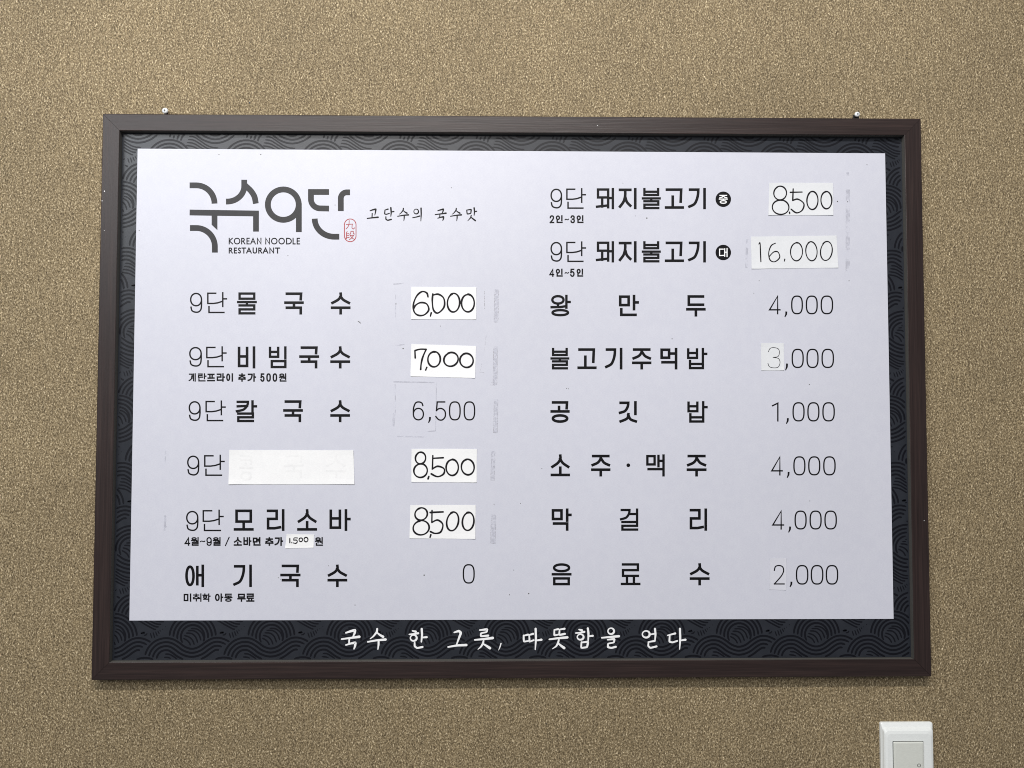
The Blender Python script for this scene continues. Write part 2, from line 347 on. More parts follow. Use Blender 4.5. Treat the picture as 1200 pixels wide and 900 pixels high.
# ------------------------------------------------------------------ menu board: frame
HW, HH, RW = 0.55, 0.373, 0.0228
board = empty('menu_board', (0, -HH, D_WALL))
tag(board, 'wide dark-framed menu board with black lettering on a pale panel and wave-patterned border', 'menu board')
def rail(side, material):
    # cross-section (distance inward from the outer edge, z)
    prof = [(0, D_WALL + .001), (0, -.0011), (.0003, -.0004), (.0011, 0), (RW - .0007, 0), (RW - .0002, -.0002), (RW, -.0006), (RW, D_BACK - .0015), (RW, D_WALL + .001)]
    V = []; N = len(prof)
    seg = 2
    for e in (0, 1):
        for d, z in prof:
            x, y = HW - d, HH - d
            p = {'t': ((-x, y), (x, y)), 'b': ((x, -y), (-x, -y)), 'l': ((-x, -y), (-x, y)), 'r': ((x, y), (x, -y))}[side][e]
            V.append((*p, z))
    Fc = [(i, i + N, (i + 1) % N + N, (i + 1) % N) for i in range(N)] + [tuple(range(N)), tuple(range(2 * N - 1, N - 1, -1))]
    # hairline mitre: pull both ends in by a hair
    g = .00018
    def pull(v, e):
        x, y, z = v
        if side in 'tb': return (x - math.copysign(g, x), y, z)
        return (x, y - math.copysign(g, y), z)
    V = [pull(v, 0) for v in V]
    o = child('frame_rail', V, Fc, material, board)
    o.data.materials.append(M_LIP)
    for i_ in (6,): o.data.polygons[i_].material_index = 1
    return o
rail('t', M_WH); rail('b', M_WH); rail('l', M_WV); rail('r', M_WV)
iw, ih = HW - RW + .006, HH - RW + .006
bv, bf = box(-iw, iw, -ih, ih, D_BACK - .003, D_BACK)
# the backing slides in a groove behind the rails' lips: keep it just inside them
iw, ih = HW - RW - .0002, HH - RW - .0002
bv, bf = box(-iw, iw, -ih, ih, D_BACK - .003, D_BACK)
backing = child('patterned_backing', bv, bf, M_BACK, board)

# white panel, slightly proud of the dark sheet
q = [(161.3, 174.2), (1037.2, 179.7), (1047.2, 725.2), (151.6, 727.2)]
top = [PX(x, y, D_PANEL) for x, y in q]; bot = [(p.x, p.y, D_BACK + .00005) for p in top]
panel = child('white_panel', [*map(tuple, top), *bot], [(3, 2, 1, 0), (0, 1, 5, 4), (1, 2, 6, 5), (2, 3, 7, 6), (3, 0, 4, 7)], M_PANEL, board)

# ------------------------------------------------------------------ wave pattern (flat print, only where the sheet shows)
PZ = D_BACK + .00004

A1, A9 = PX(1047, 743.3, D_BACK), PX(225.8, 744.3, D_BACK)
ORX, ORY = A1.x, A1.y                # centre of one ring motif
U0 = 91.24; pix = (A1.x - A9.x) / 9 / U0
V0 = (PX(1056, 188.7, D_BACK).y - PX(1056, 686.5, D_BACK).y) / 2 / pix / 5      # row spacing
SP = 4.6
# One wave motif about its ring centre, v grows downward.  Each entry: (mask or None, lines); later ones hide earlier ones.
T10 = lambda x, y: ((x - 558) / 10, (y - 223) / 10)
motifs = [(None, [ell(0, 0, r, r, 34, 2, 150, 390) for r in (26.8, 22.3, 17.8, 13.6)])]
motifs.append((None, [cat([T10(*p) for p in a], 6) for a in (
    [(450, 240), (492, 262), (520, 290), (535, 322)], [(460, 208), (515, 225), (556, 262), (578, 316)], [(478, 180), (545, 186), (592, 226), (618, 292)],
    [(500, 154), (570, 154), (628, 196), (655, 266)], [(535, 128), (605, 134), (662, 176), (688, 236)])]))
motifs.append((None, [[T10(870, 182), T10(900, 168), T10(925, 172), T10(895, 182), T10(870, 182)], [T10(905, 205), T10(930, 200), T10(945, 182)]]))
motifs.append((None, [[T10(980, 180), T10(1000, 238)], [T10(1012, 170), T10(1032, 232)], [T10(1040, 162), T10(1062, 215)], [T10(1065, 152), T10(1085, 190)],
                      [T10(1088, 142), T10(1098, 160)], [T10(1116, 132), T10(1122, 138)], [T10(1150, 104), T10(1156, 110)]]))
top_line = cat([T10(*p) for p in ((12, 432), (30, 380), (62, 328), (120, 275), (195, 244), (270, 238), (340, 254), (410, 295), (470, 338), (550, 362), (630, 340), (700, 290), (775, 247), (850, 235), (920, 250), (985, 282))], 5)
lines = []
for k in range(4):
    o = []
    for i, p in enumerate(top_line):
        a = top_line[max(0, i - 1)]; b = top_line[min(len(top_line) - 1, i + 1)]
        dx, dy = b[0] - a[0], b[1] - a[1]; l = math.hypot(dx, dy) or 1
        o.append((p[0] - dy / l * SP * k, p[1] + dx / l * SP * k))
    lines.append(o[:len(o) - 2 * k])
mask = [(p[0] + (-1.5 if i < 6 else 0), p[1] - 2.3) for i, p in enumerate(top_line)] + list(reversed(lines[-1]))
motifs.append((mask, lines))
motifs.append((None, [cat([(-31.5 - 1.2 * i, 19.8 + 3.6 * i), (-26, 20.2 + 4 * i), (-19, 24.5 + 3.9 * i), (-11, 30 + 3.5 * i), (-4 - i * 1.2, 32.8 + 3.1 * i), (3 - 3 * i, 33.4 + 2.9 * i)], 5) for i in range(4)]))
def in_mask(P, u, v):
    c = False; j = len(P) - 1
    for i in range(len(P)):
        if (P[i][1] > v) != (P[j][1] > v) and u < (P[j][0] - P[i][0]) * (v - P[i][1]) / (P[j][1] - P[i][1]) + P[i][0]: c = not c
        j = i
    return c
tile = []
for mi, (mk, lns) in enumerate(motifs):
    lwf = {1: .76, 2: .8, 3: .6, 5: .76}.get(mi, 1.0)
    later = [(m2, du) for k2, (m2, _) in enumerate(motifs) for du in (-U0, 0, U0) if m2 and (k2 > mi or (k2 == mi and du > 0))]
    for ln in lns:
        run = []
        for i in range(len(ln) - 1):
            a, b = ln[i], ln[i + 1]; n = max(1, int(math.hypot(b[0] - a[0], b[1] - a[1]) / .9))
            for j in range(n):
                p = (a[0] + (b[0] - a[0]) * j / n, a[1] + (b[1] - a[1]) * j / n)
                if any(in_mask(m2, p[0] - du, p[1]) for m2, du in later):
                    if len(run) > 1: tile.append((lwf, run))
                    run = []
                else: run.append(p)
        if not any(in_mask(m2, ln[-1][0] - du, ln[-1][1]) for m2, du in later): run.append(ln[-1])
        if len(run) > 1: tile.append((lwf, run))
# thin each run to every second point
tile = [(q_, r[::2] + ([r[-1]] if (len(r) - 1) % 2 else [])) for q_, r in tile]
pl, pr_, pt_, pb_ = top[0].x, top[1].x, top[0].y, top[2].y
PV, PF = [], []
kk = 0
LW = 2.3 * pix
for tj in range(-16, 4):
    for ti in range(-14, 10):
        for lwf, r in tile:
            pts = [Vector((ORX + (u + (ti + tj * .4) * U0) * pix, ORY - (v + tj * V0) * pix)) for u, v in r]
            runs = []; cur = []
            for p in pts:
                ok = abs(p.x) < iw - .001 and abs(p.y) < ih - .001 and not (pl + .003 < p.x < pr_ - .003 and pb_ + .003 < p.y < pt_ - .003)
                if ok: cur.append(p)
                else:
                    if len(cur) > 1: runs.append(cur)
                    cur = []
            if len(cur) > 1: runs.append(cur)
            for c in runs:
                kk += 1; z = PZ + (kk % 12) * 8e-6; n = len(c); b0 = len(PV)
                for i, p in enumerate(c):
                    a = c[max(0, i - 1)]; b = c[min(n - 1, i + 1)]; d = (b - a); d = d.normalized() if d.length else Vector((1, 0))
                    hw = LW * lwf / 2 * (0.6 if i in (0, n - 1) else 1.0)
                    PV.append((p.x - d.y * hw, p.y + d.x * hw, z)); PV.append((p.x + d.y * hw, p.y - d.x * hw, z))
                for i in range(n - 1): PF.append((b0 + 2 * i, b0 + 2 * i + 2, b0 + 2 * i + 3, b0 + 2 * i + 1))
pattern = child('wave_pattern', PV, PF, M_LINE, backing); pattern['kind'] = 'stuff'

# ------------------------------------------------------------------ printed lettering on the white panel
IZ = D_PANEL + .00006
BW, LWT = 3.2, 1.25
DENSE = dict(zip('물불돼왕밥걸료음빔칼맥', [2.85, 2.8, 2.9, 2.9, 2.9, 2.8, 2.9, 3.0, 2.9, 2.9, 2.9]))                # bold and light stroke widths, photo pixels
def line(name, items, y0, y1, wgt=BW, more=None):
    for ch, x0, x1 in items:
        k = Ink(IZ); glyph(k, ch, x0, x1, y0, y1, DENSE.get(ch, wgt)); k.make('letter', M_INK, panel)
    if more: more()
def nine(x9, y9, xd, yd):
    def f():
        k = Ink(IZ); glyph(k, '9', x9[0], x9[1], y9[0], y9[1], 1.75); k.make('digit', M_INK, panel)
        k = Ink(IZ); glyph(k, '단', xd[0], xd[1], yd[0], yd[1], 1.75); k.make('letter', M_INK, panel)
    return f
line('menu_line', [('물', 277.7, 301), ('국', 333, 356), ('수', 387.6, 410.8)], 342.6, 368.6, more=nine((222.6, 237), (343, 366.6), (242, 266.2), (342.3, 367.5)))
line('menu_line', [('비', 278, 299.6), ('빔', 314.8, 336.4), ('국', 350.6, 374), ('수', 387, 410.4)], 405.8, 431.8, more=nine((221.6, 236.6), (406.5, 429.6), (240.8, 265.6), (405.8, 431)))
line('menu_line', [('칼', 276, 301.4), ('국', 331.8, 355), ('수', 387, 410.2)], 469, 494.8, more=nine((221, 235.2), (470, 493.2), (240, 264.6), (469.2, 494.2)))
line('menu_line', [], 0, 1, more=nine((219.2, 233.6), (533.8, 557.2), (238.4, 263.4), (532.8, 558.2)))
line('menu_line', [('모', 273.8, 297.3), ('리', 312, 333.8), ('소', 348.2, 371.6), ('바', 385.6, 411)], 596.6, 622.2, more=nine((218, 232.6), (598.6, 622.2), (236.6, 262.2), (597.2, 623)))
line('menu_line', [('애', 217, 239.6), ('기', 273.3, 295.6), ('국', 328.4, 352.2), ('수', 383.7, 407)], 661.6, 688)
def badge(cy, ch):
    def f():
        k = Ink(IZ); k.disc(847.6, cy, 9.1, 36); k.make('round_badge', M_INK, panel)
    return f
for y0, dy in ((220.2, 0), (282.6, 0)):
    o = line('menu_line', [('돼', 698.2, 720), ('지', 725, 746.4), ('불', 752, 774.4), ('고', 779, 801.6), ('기', 806.4, 827.6)], y0, y0 + 25,
         more=lambda y0=y0: (nine((645, 658.8), (y0 + .8, y0 + 24), (662.8, 686.8), (y0 + .2, y0 + 25))(), badge(y0 + 13.3, '')()))
    k = Ink(IZ + .0002); glyph(k, '중' if y0 < 250 else '대', 842.4, 852.8, y0 + 8.0, y0 + 18.6, 1.2)
    k.make('badge_letter', M_WHITE, panel)
line('menu_line', [('왕', 645, 669), ('만', 724.6, 748.8), ('두', 804, 827)], 345.4, 371)
line('menu_line', [('불', 645, 667.2), ('고', 676.6, 699.2), ('기', 709, 729.8), ('주', 740.6, 763.4), ('먹', 773.4, 794.4), ('밥', 804.6, 829)], 407.6, 433)
line('menu_line', [('공', 645, 667.6), ('깃', 724.6, 747), ('밥', 805, 829.4)], 470, 495.6)
def dot():
    k = Ink(IZ); k.disc(736.3, 545.2, 2.2); k.make('middle_dot', M_INK, panel)
line('menu_line', [('소', 645.2, 668), ('주', 692.6, 715.4), ('맥', 757, 779.6), ('주', 804.6, 828)], 532.4, 558.4, more=dot)
line('menu_line', [('막', 646, 670), ('걸', 726, 748.6), ('리', 807.6, 829)], 595.8, 622)
line('menu_line', [('음', 646.4, 669.8), ('료', 727.4, 750.6), ('수', 808.2, 831.6)], 660, 686)
# printed prices
def price(y0, y1, digits, comma, dz=0):
    for ch, x0, x1 in digits:
        k = Ink(IZ); glyph(k, ch, x0, x1, y0, y1, 1.65); k.make('digit', M_INK, panel)
    if comma:
        k = Ink(IZ)
        cx, c0, c1 = comma; k.ribbon([(cx + .9, c0), (cx + .7, c0 + (c1 - c0) * .5), (cx - .9, c1)], [2.3, 2.1, 1.1], cap='butt'); k.make('comma', M_INK, panel)
price(346.2, 368.4, [('4', 901, 914.8), ('0', 927, 941), ('0', 944.2, 958.4), ('0', 961.6, 976.4)], (920.6, 365, 371.6))
price(408.6, 431.4, [('0', 927.6, 942), ('0', 945, 959.4), ('0', 962.6, 977.4)], (921.4, 426, 434))
price(471.2, 494, [('1', 904.6, 912.6), ('0', 928.6, 943), ('0', 946, 960.4), ('0', 963.6, 978.4)], (922.4, 490, 496.6))
price(534.6, 557.2, [('4', 903.6, 917.4), ('0', 929.6, 944), ('0', 947, 961.4), ('0', 964.6, 979.4)], (923.3, 553, 560))
price(598.2, 620.6, [('4', 904.8, 919), ('0', 931, 945.4), ('0', 948.6, 963), ('0', 966, 980.8)], (925, 617, 624))
price(662, 685.2, [('0', 932.6, 947.4), ('0', 950, 965), ('0', 967.6, 982.4)], (926.6, 681.6, 688))
price(470.2, 492.8, [('6', 483.6, 497), ('5', 510, 522.8), ('0', 526, 540), ('0', 543.2, 557)], (503, 488.6, 495.6))
price(661, 684, [('0', 542.2, 556.4)], None)
# small notes
def note(items, y0, y1, wgt=1.7):
    k = Ink(IZ)
    for ch, x0, x1 in items: glyph(k, ch, x0, x1, y0, y1, min(wgt, 1.45 if ch in '월란학원동9계취' else 9))
    o = k.make('small_note', M_INK, panel); o['kind'] = 'stuff'; return o
f5 = lambda l, ox: [(c, ox + a / 5, ox + b / 5) for c, a, b in l]
f4 = lambda l: [(c, 180 + a / 4.285, 180 + b / 4.285) for c, a, b in l]
note(f5([('계', 105, 148), ('란', 158, 210), ('프', 213, 260), ('라', 268, 318), ('이', 325, 366), ('추', 396, 440), ('가', 450, 500), ('5', 525, 550), ('0', 560, 587), ('0', 597, 624), ('원', 634, 679)], 200), 437.4, 447.2)
note(f5([('2', 70, 98), ('인', 106, 148), ('3', 192, 219), ('인', 228, 270)], 630), 252.2, 261.6)
note(f5([('4', 68, 98), ('인', 106, 148), ('5', 190, 217), ('인', 228, 268)], 630), 314.8, 324.4)
for y in (252.2, 314.8): note(f5([('~', 158, 184)], 630), y + 3.0, y + 7.0, 1.2)
note(f4([('4', 155, 184), ('월', 188, 228), ('9', 265, 292), ('월', 297, 338), ('소', 402, 443), ('바', 450, 491), ('면', 497, 538), ('추', 560, 602), ('가', 607, 650), ('원', 810, 851)]), 629.4, 639.6)
note(f4([('~', 233, 260)]), 632.4, 636.4, 1.2); note(f4([('/', 358, 382)]), 629, 640, 1.3)
note(f4([('미', 150, 190), ('취', 197, 241), ('학', 245, 286), ('아', 308, 350), ('동', 355, 396), ('무', 420, 462), ('료', 465, 506)]), 695.4, 705.2)

# ------------------------------------------------------------------ logo
Z5 = lambda x, y, ox=200, oy=195: (ox + x / 5, oy + y / 5)
def arc(cx, cy, rx, ry, a0_, a1_, n=16): return ell(cx, cy, rx, ry, n, 2, a0_, a1_)
M_LOGO = mat('gloss_grey_print', (.015, .014, .016), .40, .38)  # greyer than the black print, with the logo's gloss painted into the base
k = Ink(IZ); LOGO = 6.8
def ls(pts, w_=LOGO, closed=False): k.ribbon([Z5(*p) for p in pts], w_, closed, cap='butt')
ls([(111, 111)] + arc(150, 218, 107, 107, 270, 360) )
k.make('logo_letter', M_LOGO, panel); k = Ink(IZ)
ls([(431, 78), (431, 112)] + arc(331, 115, 100, 91, 0, 90) + [(324, 206)])
ls(cat([(428, 104), (448, 122), (472, 146), (491, 178), (499, 218)], 6))
k.make('logo_letter', M_LOGO, panel); k = Ink(IZ)
ls([(111, 270), (500, 276), (500, 382)])
k.poly([Z5(*p) for p in ((240, 372 - 30), (274, 374), (274, 275), (240, 275))])
ls([(113, 361)] + arc(150, 470, 109, 109, 270, 360) + [(259, 505)])
k.make('logo_letter', M_LOGO, panel); k = Ink(IZ)
ls(arc(660, 224, 90.5, 89, 0, 359, 48)[:-1] , 6.9, True)
ls([(751, 215), (751, 385)])
k.make('logo_letter', M_LOGO, panel); k = Ink(IZ)
ls([(928, 150), (822, 150), (822, 190)] + arc(876, 192, 54, 54, 180, 90)[1:] + [(928, 247)])
ls([(997, 262), (997, 190)] + arc(1031, 188, 34, 36, 180, 270)[1:] + [(1051, 152)])
ls([(844, 306)] + arc(958, 306, 114, 106, 180, 90)[1:] + [(988, 412)])
k.make('logo_letter', M_LOGO, panel)
k = Ink(IZ)
def latin(txt, xs, y0, y1):
    for c, (a, b) in zip(txt, xs): glyph(k, c, *(200 + t / 5 for t in (a, b)), y0, y1, 1.25)
latin('KOREANNOODLE', [(340, 366), (370, 408), (413, 438), (444, 463), (466, 499), (505, 532), (554, 582), (588, 626), (631, 669), (676, 709), (714, 732), (738, 758)], 278.6, 286.4)
latin('RESTAURANT', [(340, 364), (370, 389), (394, 412), (415, 442), (442, 475), (480, 506), (513, 537), (539, 572), (578, 606), (611, 641)], 290, 297)
k.make('logo_caption', M_INK, panel)['kind'] = 'stuff'
k = Ink(IZ)
sx0, sx1, sy0, sy1 = 1018, 1086, 308, 441; r_ = 34
seal = arc(1052, 342, r_, r_, 180, 360, 18) + arc(1052, 407, r_, r_, 0, 180, 18)
k.ribbon([Z5(*p) for p in seal], 1.0, True)
for s_ in ([(1030, 340), (1066, 338)], [(1046, 318), (1045, 340), (1038, 356), (1028, 366)], [(1064, 338), (1062, 360), (1070, 367), (1078, 360)],
           [(1034, 382), (1030, 388), (1030, 424)], [(1030, 395), (1044, 394)], [(1030, 406), (1044, 405)], [(1026, 420), (1046, 415)],
           [(1056, 380), (1055, 392), (1050, 399)], [(1056, 380), (1070, 380), (1070, 394), (1077, 396)], [(1052, 404), (1072, 403), (1062, 418), (1048, 428)], [(1054, 408), (1064, 420), (1078, 428)]):
    k.ribbon([Z5(*p) for p in s_], .85)
k.make('red_seal', M_RED, panel)['kind'] = 'stuff'

# ------------------------------------------------------------------ brush lettering
# each glyph: strokes of (x, y, width) in the zoomed picture's own scale
BR = {
 '국': [[(24, 20, 9), (50, 12, 13), (76, 6, 15), (74, 22, 12), (64, 40, 7)], [(0, 52, 9), (50, 46, 11), (100, 40, 15)], [(44, 48, 10), (42, 70, 9)], [(24, 82, 8), (52, 74, 11), (78, 70, 15), (76, 88, 12), (70, 102, 7)]],
 '수': [[(54, 0, 11), (52, 16, 12), (32, 38, 9), (14, 50, 5)], [(52, 18, 7), (68, 30, 11), (88, 40, 14)], [(0, 66, 9), (50, 58, 11), (102, 54, 14)], [(62, 58, 11), (62, 80, 11), (58, 104, 6)]],
 '한': [[(22, 10, 8), (40, 14, 13)], [(4, 28, 8), (30, 26, 10), (54, 22, 12)], [('ring', 28, 46, 18, 15, 9)], [(74, 0, 12), (76, 30, 12), (72, 66, 8)], [(74, 44, 8), (102, 42, 12)], [(34, 70, 9), (34, 88, 11), (48, 98, 10), (78, 92, 12)]],
 '그': [[(34, 18, 8), (60, 10, 14), (72, 20, 14), (62, 44, 12), (48, 78, 7)], [(0, 92, 9), (50, 84, 12), (102, 82, 14)]],
 '릇': [[(28, 6, 8), (70, 2, 14), (68, 16, 9), (34, 22, 9), (34, 38, 10), (76, 34, 12)], [(0, 56, 9), (50, 52, 12), (102, 46, 15)], [(50, 60, 9), (46, 76, 12), (34, 92, 9), (18, 104, 4)], [(48, 76, 8), (66, 86, 12), (86, 98, 15)]],
 ',': [[(40, 74, 9), (28, 90, 9), (8, 108, 4)]],
 '따': [[(6, 34, 9), (6, 52, 11), (8, 66, 9), (32, 62, 9)], [(4, 36, 7), (30, 30, 11)], [(36, 32, 7), (38, 50, 10), (38, 66, 10), (62, 58, 9)], [(36, 32, 8), (58, 26, 12)], [(72, 0, 12), (74, 50, 12), (70, 106, 6)], [(74, 60, 8), (104, 56, 13)]],
 '뜻': [[(28, 6, 8), (50, 2, 11)], [(28, 6, 8), (28, 34, 11), (50, 30, 9)], [(58, 4, 8), (86, 0, 12)], [(58, 4, 8), (56, 32, 11), (88, 26, 12)], [(0, 54, 9), (50, 48, 12), (102, 44, 14)], [(54, 56, 9), (48, 76, 12), (38, 90, 9), (18, 102, 4)], [(50, 74, 8), (66, 86, 12), (84, 98, 15)]],
 '함': [[(22, 4, 8), (38, 8, 13)], [(4, 22, 8), (30, 20, 10), (52, 16, 12)], [('ring', 30, 42, 18, 14, 9)], [(72, -2, 12), (76, 24, 12), (74, 62, 8)], [(76, 38, 8), (100, 36, 12)], [(36, 68, 9), (34, 98, 10), (68, 94, 11), (74, 66, 12), (36, 70, 9)]],
 '을': [[('ring', 54, 12, 18, 15, 9)], [(0, 46, 9), (50, 42, 12), (100, 38, 14)], [(34, 56, 8), (74, 52, 13), (72, 70, 9), (36, 76, 9), (36, 94, 12), (56, 98, 11), (82, 92, 12)]],
 '얻': [[('ring', 26, 28, 24, 17, 10)], [(46, 30, 8), (78, 26, 10)], [(84, 0, 12), (88, 28, 12), (84, 62, 8)], [(40, 68, 8), (82, 62, 12)], [(42, 68, 8), (40, 88, 11), (54, 98, 11), (94, 90, 12)]],
 '다': [[(2, 34, 7), (46, 24, 12)], [(14, 34, 9), (12, 66, 11), (30, 70, 10), (58, 62, 10)], [(74, 0, 12), (76, 50, 12), (72, 104, 6)], [(76, 60, 8), (106, 56, 13)]],
 '고': [[(26, 20, 9), (50, 12, 13), (80, 6, 16), (76, 34, 11), (70, 56, 7)], [(46, 42, 10), (44, 76, 10)], [(0, 84, 10), (50, 78, 12), (100, 74, 15)]],
 '단': [[(20, 14, 8), (50, 6, 13)], [(22, 14, 10), (18, 46, 11), (34, 50, 10), (62, 42, 10)], [(76, -6, 14), (80, 34, 13), (76, 66, 8)], [(78, 30, 9), (104, 26, 12)], [(30, 70, 10), (30, 90, 12), (46, 100, 11), (80, 92, 13)]],
 '의': [[('ring', 36, 26, 24, 20, 10)], [(0, 78, 9), (40, 72, 11), (72, 64, 13)], [(86, -2, 14), (88, 50, 13), (84, 106, 7)]],
 '맛': [[(8, 14, 10), (12, 48, 11), (48, 42, 11), (52, 8, 13), (10, 14, 9)], [(80, -4, 14), (84, 26, 13), (80, 58, 8)], [(84, 28, 9), (104, 24, 12)], [(52, 58, 10), (46, 78, 12), (18, 104, 5)], [(50, 74, 9), (70, 88, 13), (92, 102, 14)]],
}
def brush(k, ch, x0, x1, y0, y1, g=1.0):
    sx, sy = (x1 - x0) / 100, (y1 - y0) / 100; s = (sx + sy) / 2
    for st in BR[ch]:
        if st[0][0] == 'ring':
            _, cx, cy, rx, ry, w_ = st[0]
            pts = ell(x0 + cx * sx, y0 + cy * sy, rx * sx, ry * sy, 26)
            k.ribbon(pts, [w_ * s * g * (1 + .25 * math.sin(i / 26 * 6.28 + 1)) for i in range(26)], True)
        else:
            pts = []
            for i in range(len(st) - 1):
                a, b = st[i], st[i + 1]
                for j in range(5):
                    t = j / 5; pts.append(tuple(a[q_] + (b[q_] - a[q_]) * t for q_ in range(3)))
            pts.append(st[-1])
            # soften corners
            sm = [pts[0]] + [tuple((pts[i - 1][q_] + 2 * pts[i][q_] + pts[i + 1][q_]) / 4 for q_ in range(3)) for i in range(1, len(pts) - 1)] + [pts[-1]]
            k.ribbon([(x0 + p[0] * sx, y0 + p[1] * sy) for p in sm], [max(.5, p[2] * s * g) for p in sm], cap='round')
k = Ink(IZ)
for ch, a, b in (('고', 52, 115), ('단', 142, 205), ('수', 230, 292), ('의', 318, 375), ('국', 450, 513), ('수', 540, 602), ('맛', 630, 690)):
    k = Ink(IZ); brush(k, ch, 420 + a / 5, 420 + b / 5, 195 + 246 / 5, 195 + 316 / 5, 1.0); k.make('brush_letter', M_INK, panel)
k = Ink(PZ + .0002)
for ch, a, b in (('국', 102, 205), ('수', 255, 357), ('한', 494, 598), ('그', 726, 830), ('릇', 882, 985), (',', 1018, 1062)):
    k = Ink(PZ + .0002); brush(k, ch, 380 + a / 5, 380 + b / 5, 720 + 85 / 5, 720 + 200 / 5, .95); k.make('brush_letter', M_WHITE, backing)
for ch, a, b in (('따', 62, 168), ('뜻', 219, 322), ('함', 370, 473), ('을', 526, 626), ('얻', 762, 852), ('다', 910, 1010)):
    k = Ink(PZ + .0002); brush(k, ch, 600 + a / 5, 600 + b / 5, 720 + 84 / 5, 720 + 199 / 5, .95); k.make('brush_letter', M_WHITE, backing)

# ------------------------------------------------------------------ tape residue, smudges and specks on the panel
def residue(outline, strokes=(), specks=0, area_=None):
    k = Ink(IZ - .00002)
    for pts, w_ in outline: k.ribbon(pts, w_, cap='butt')
    for _ in range(specks):
        x, y = random.uniform(area_[0], area_[1]), random.uniform(area_[2], area_[3]); k.disc(x, y, random.uniform(.25, .6), 8)
    return k
for x0, x1, y0, y1 in ((579.4, 584.2, 339, 377.6), (578.2, 582.8, 406, 451), (578.8, 583.4, 468, 507), (575.6, 580, 528.4, 562.6), (575.4, 581, 603, 637)):
    k = Ink(IZ - .00004); k.poly([(x0 - .6, y1), (x1 - .4, y1 + .2), (x1 + .2, y0), (x0 + .3, y0)])
    t_ = k.make('tape_remnant', M_TAPE, panel)
    k = residue([([(x0 - .5, y1), (x0 - .2, (y0 + y1) / 2), (x0 + .3, y0 + 3)], .6), ([(x1 + .2, y0 + 1), (x1, (y0 + y1) / 2), (x1 - .4, y1)], .5), ([(x0 - .6, y1), (x1 - .4, y1 + .2)], .8)], specks=4, area_=(x0, x1, y0, y1))
    k.make('tape_residue', M_RES, panel)['kind'] = 'stuff'
k = residue([([(574, 447.6), (579, 448)], .6), ([(574, 451), (580, 451.4)], .6), ([(572, 636.6), (576, 637)], .9), ([(567.6, 341), (567.8, 362)], .6), ([(570, 392), (567, 414)], .5), ([(564.6, 426), (563.6, 432), (562, 436), (568, 437)], .5),
             ([(577.5, 590.8), (579.4, 590.8), (579.4, 593)], .7)], specks=0)
k.make('tape_residue', M_RES, panel)['kind'] = 'stuff'
k = Ink(IZ - .00004)
for p, w_ in (([(461, 447.4), (511, 448.4)], 1.6), ([(463, 450), (463.4, 480), (461.5, 500)], 1.1), ([(511.4, 448), (510.6, 505)], 1.0), ([(488, 506.6), (511, 505)], 1.4), ([(461, 484), (460.4, 499)], 1.6),
              ([(465, 511.4), (500, 512)], 1.6), ([(463, 405), (474, 403.6)], 1.4), ([(992, 204), (995, 203.6)], 4), ([(993.6, 222), (993.4, 318)], 5.0), ([(875.6, 280), (874.6, 314)], 3), ([(193.6, 604), (193, 622)], 2.6), ([(192.4, 616), (195.6, 618)], 2.0),
              ([(461, 333), (473, 332)], 1.4), ([(463.6, 345), (463.4, 372)], 1.2), ([(194, 528), (193.6, 542)], 1.8)):
    k.ribbon(p, w_, cap='butt')
k.make('smudges', M_RES2, panel)['kind'] = 'stuff'
k = Ink(IZ)
for x, y, r in ((256.6, 181, .6), (305.6, 181, .7), (472.4, 408.4, .8), (529, 220, .5), (758, 255.6, .85), (730, 214.6, .45), (744.6, 253, .4), (421.6, 377.4, .6), (787.6, 397, .6), (666, 455.6, .5), (664, 455.2, .45),
                (948.4, 450.6, .55), (981.4, 236, .7), (993.2, 236.4, .55), (995, 329, .55), (889.6, 329, .5), (883.4, 343.6, .4), (497, 674, .8), (597, 697, .55), (619.6, 695.6, .75), (337.4, 299.6, .5), (392.6, 240.2, .5), (326, 677, .5), (329, 679, .4), (416, 709, .55), (385, 663, .4),
                (949, 587, .5), (1016, 193, .5), (163, 270, .5), (602, 668, .4), (464, 356, .6), (516, 382, .45), (635, 549, .45), (610, 590, .4)):
    k.disc(x, y, r, 8)
k.ribbon([(419.6, 376.4), (422.6, 378.6)], .6)
tag(k.make('specks', M_GREY, panel), kind='stuff')

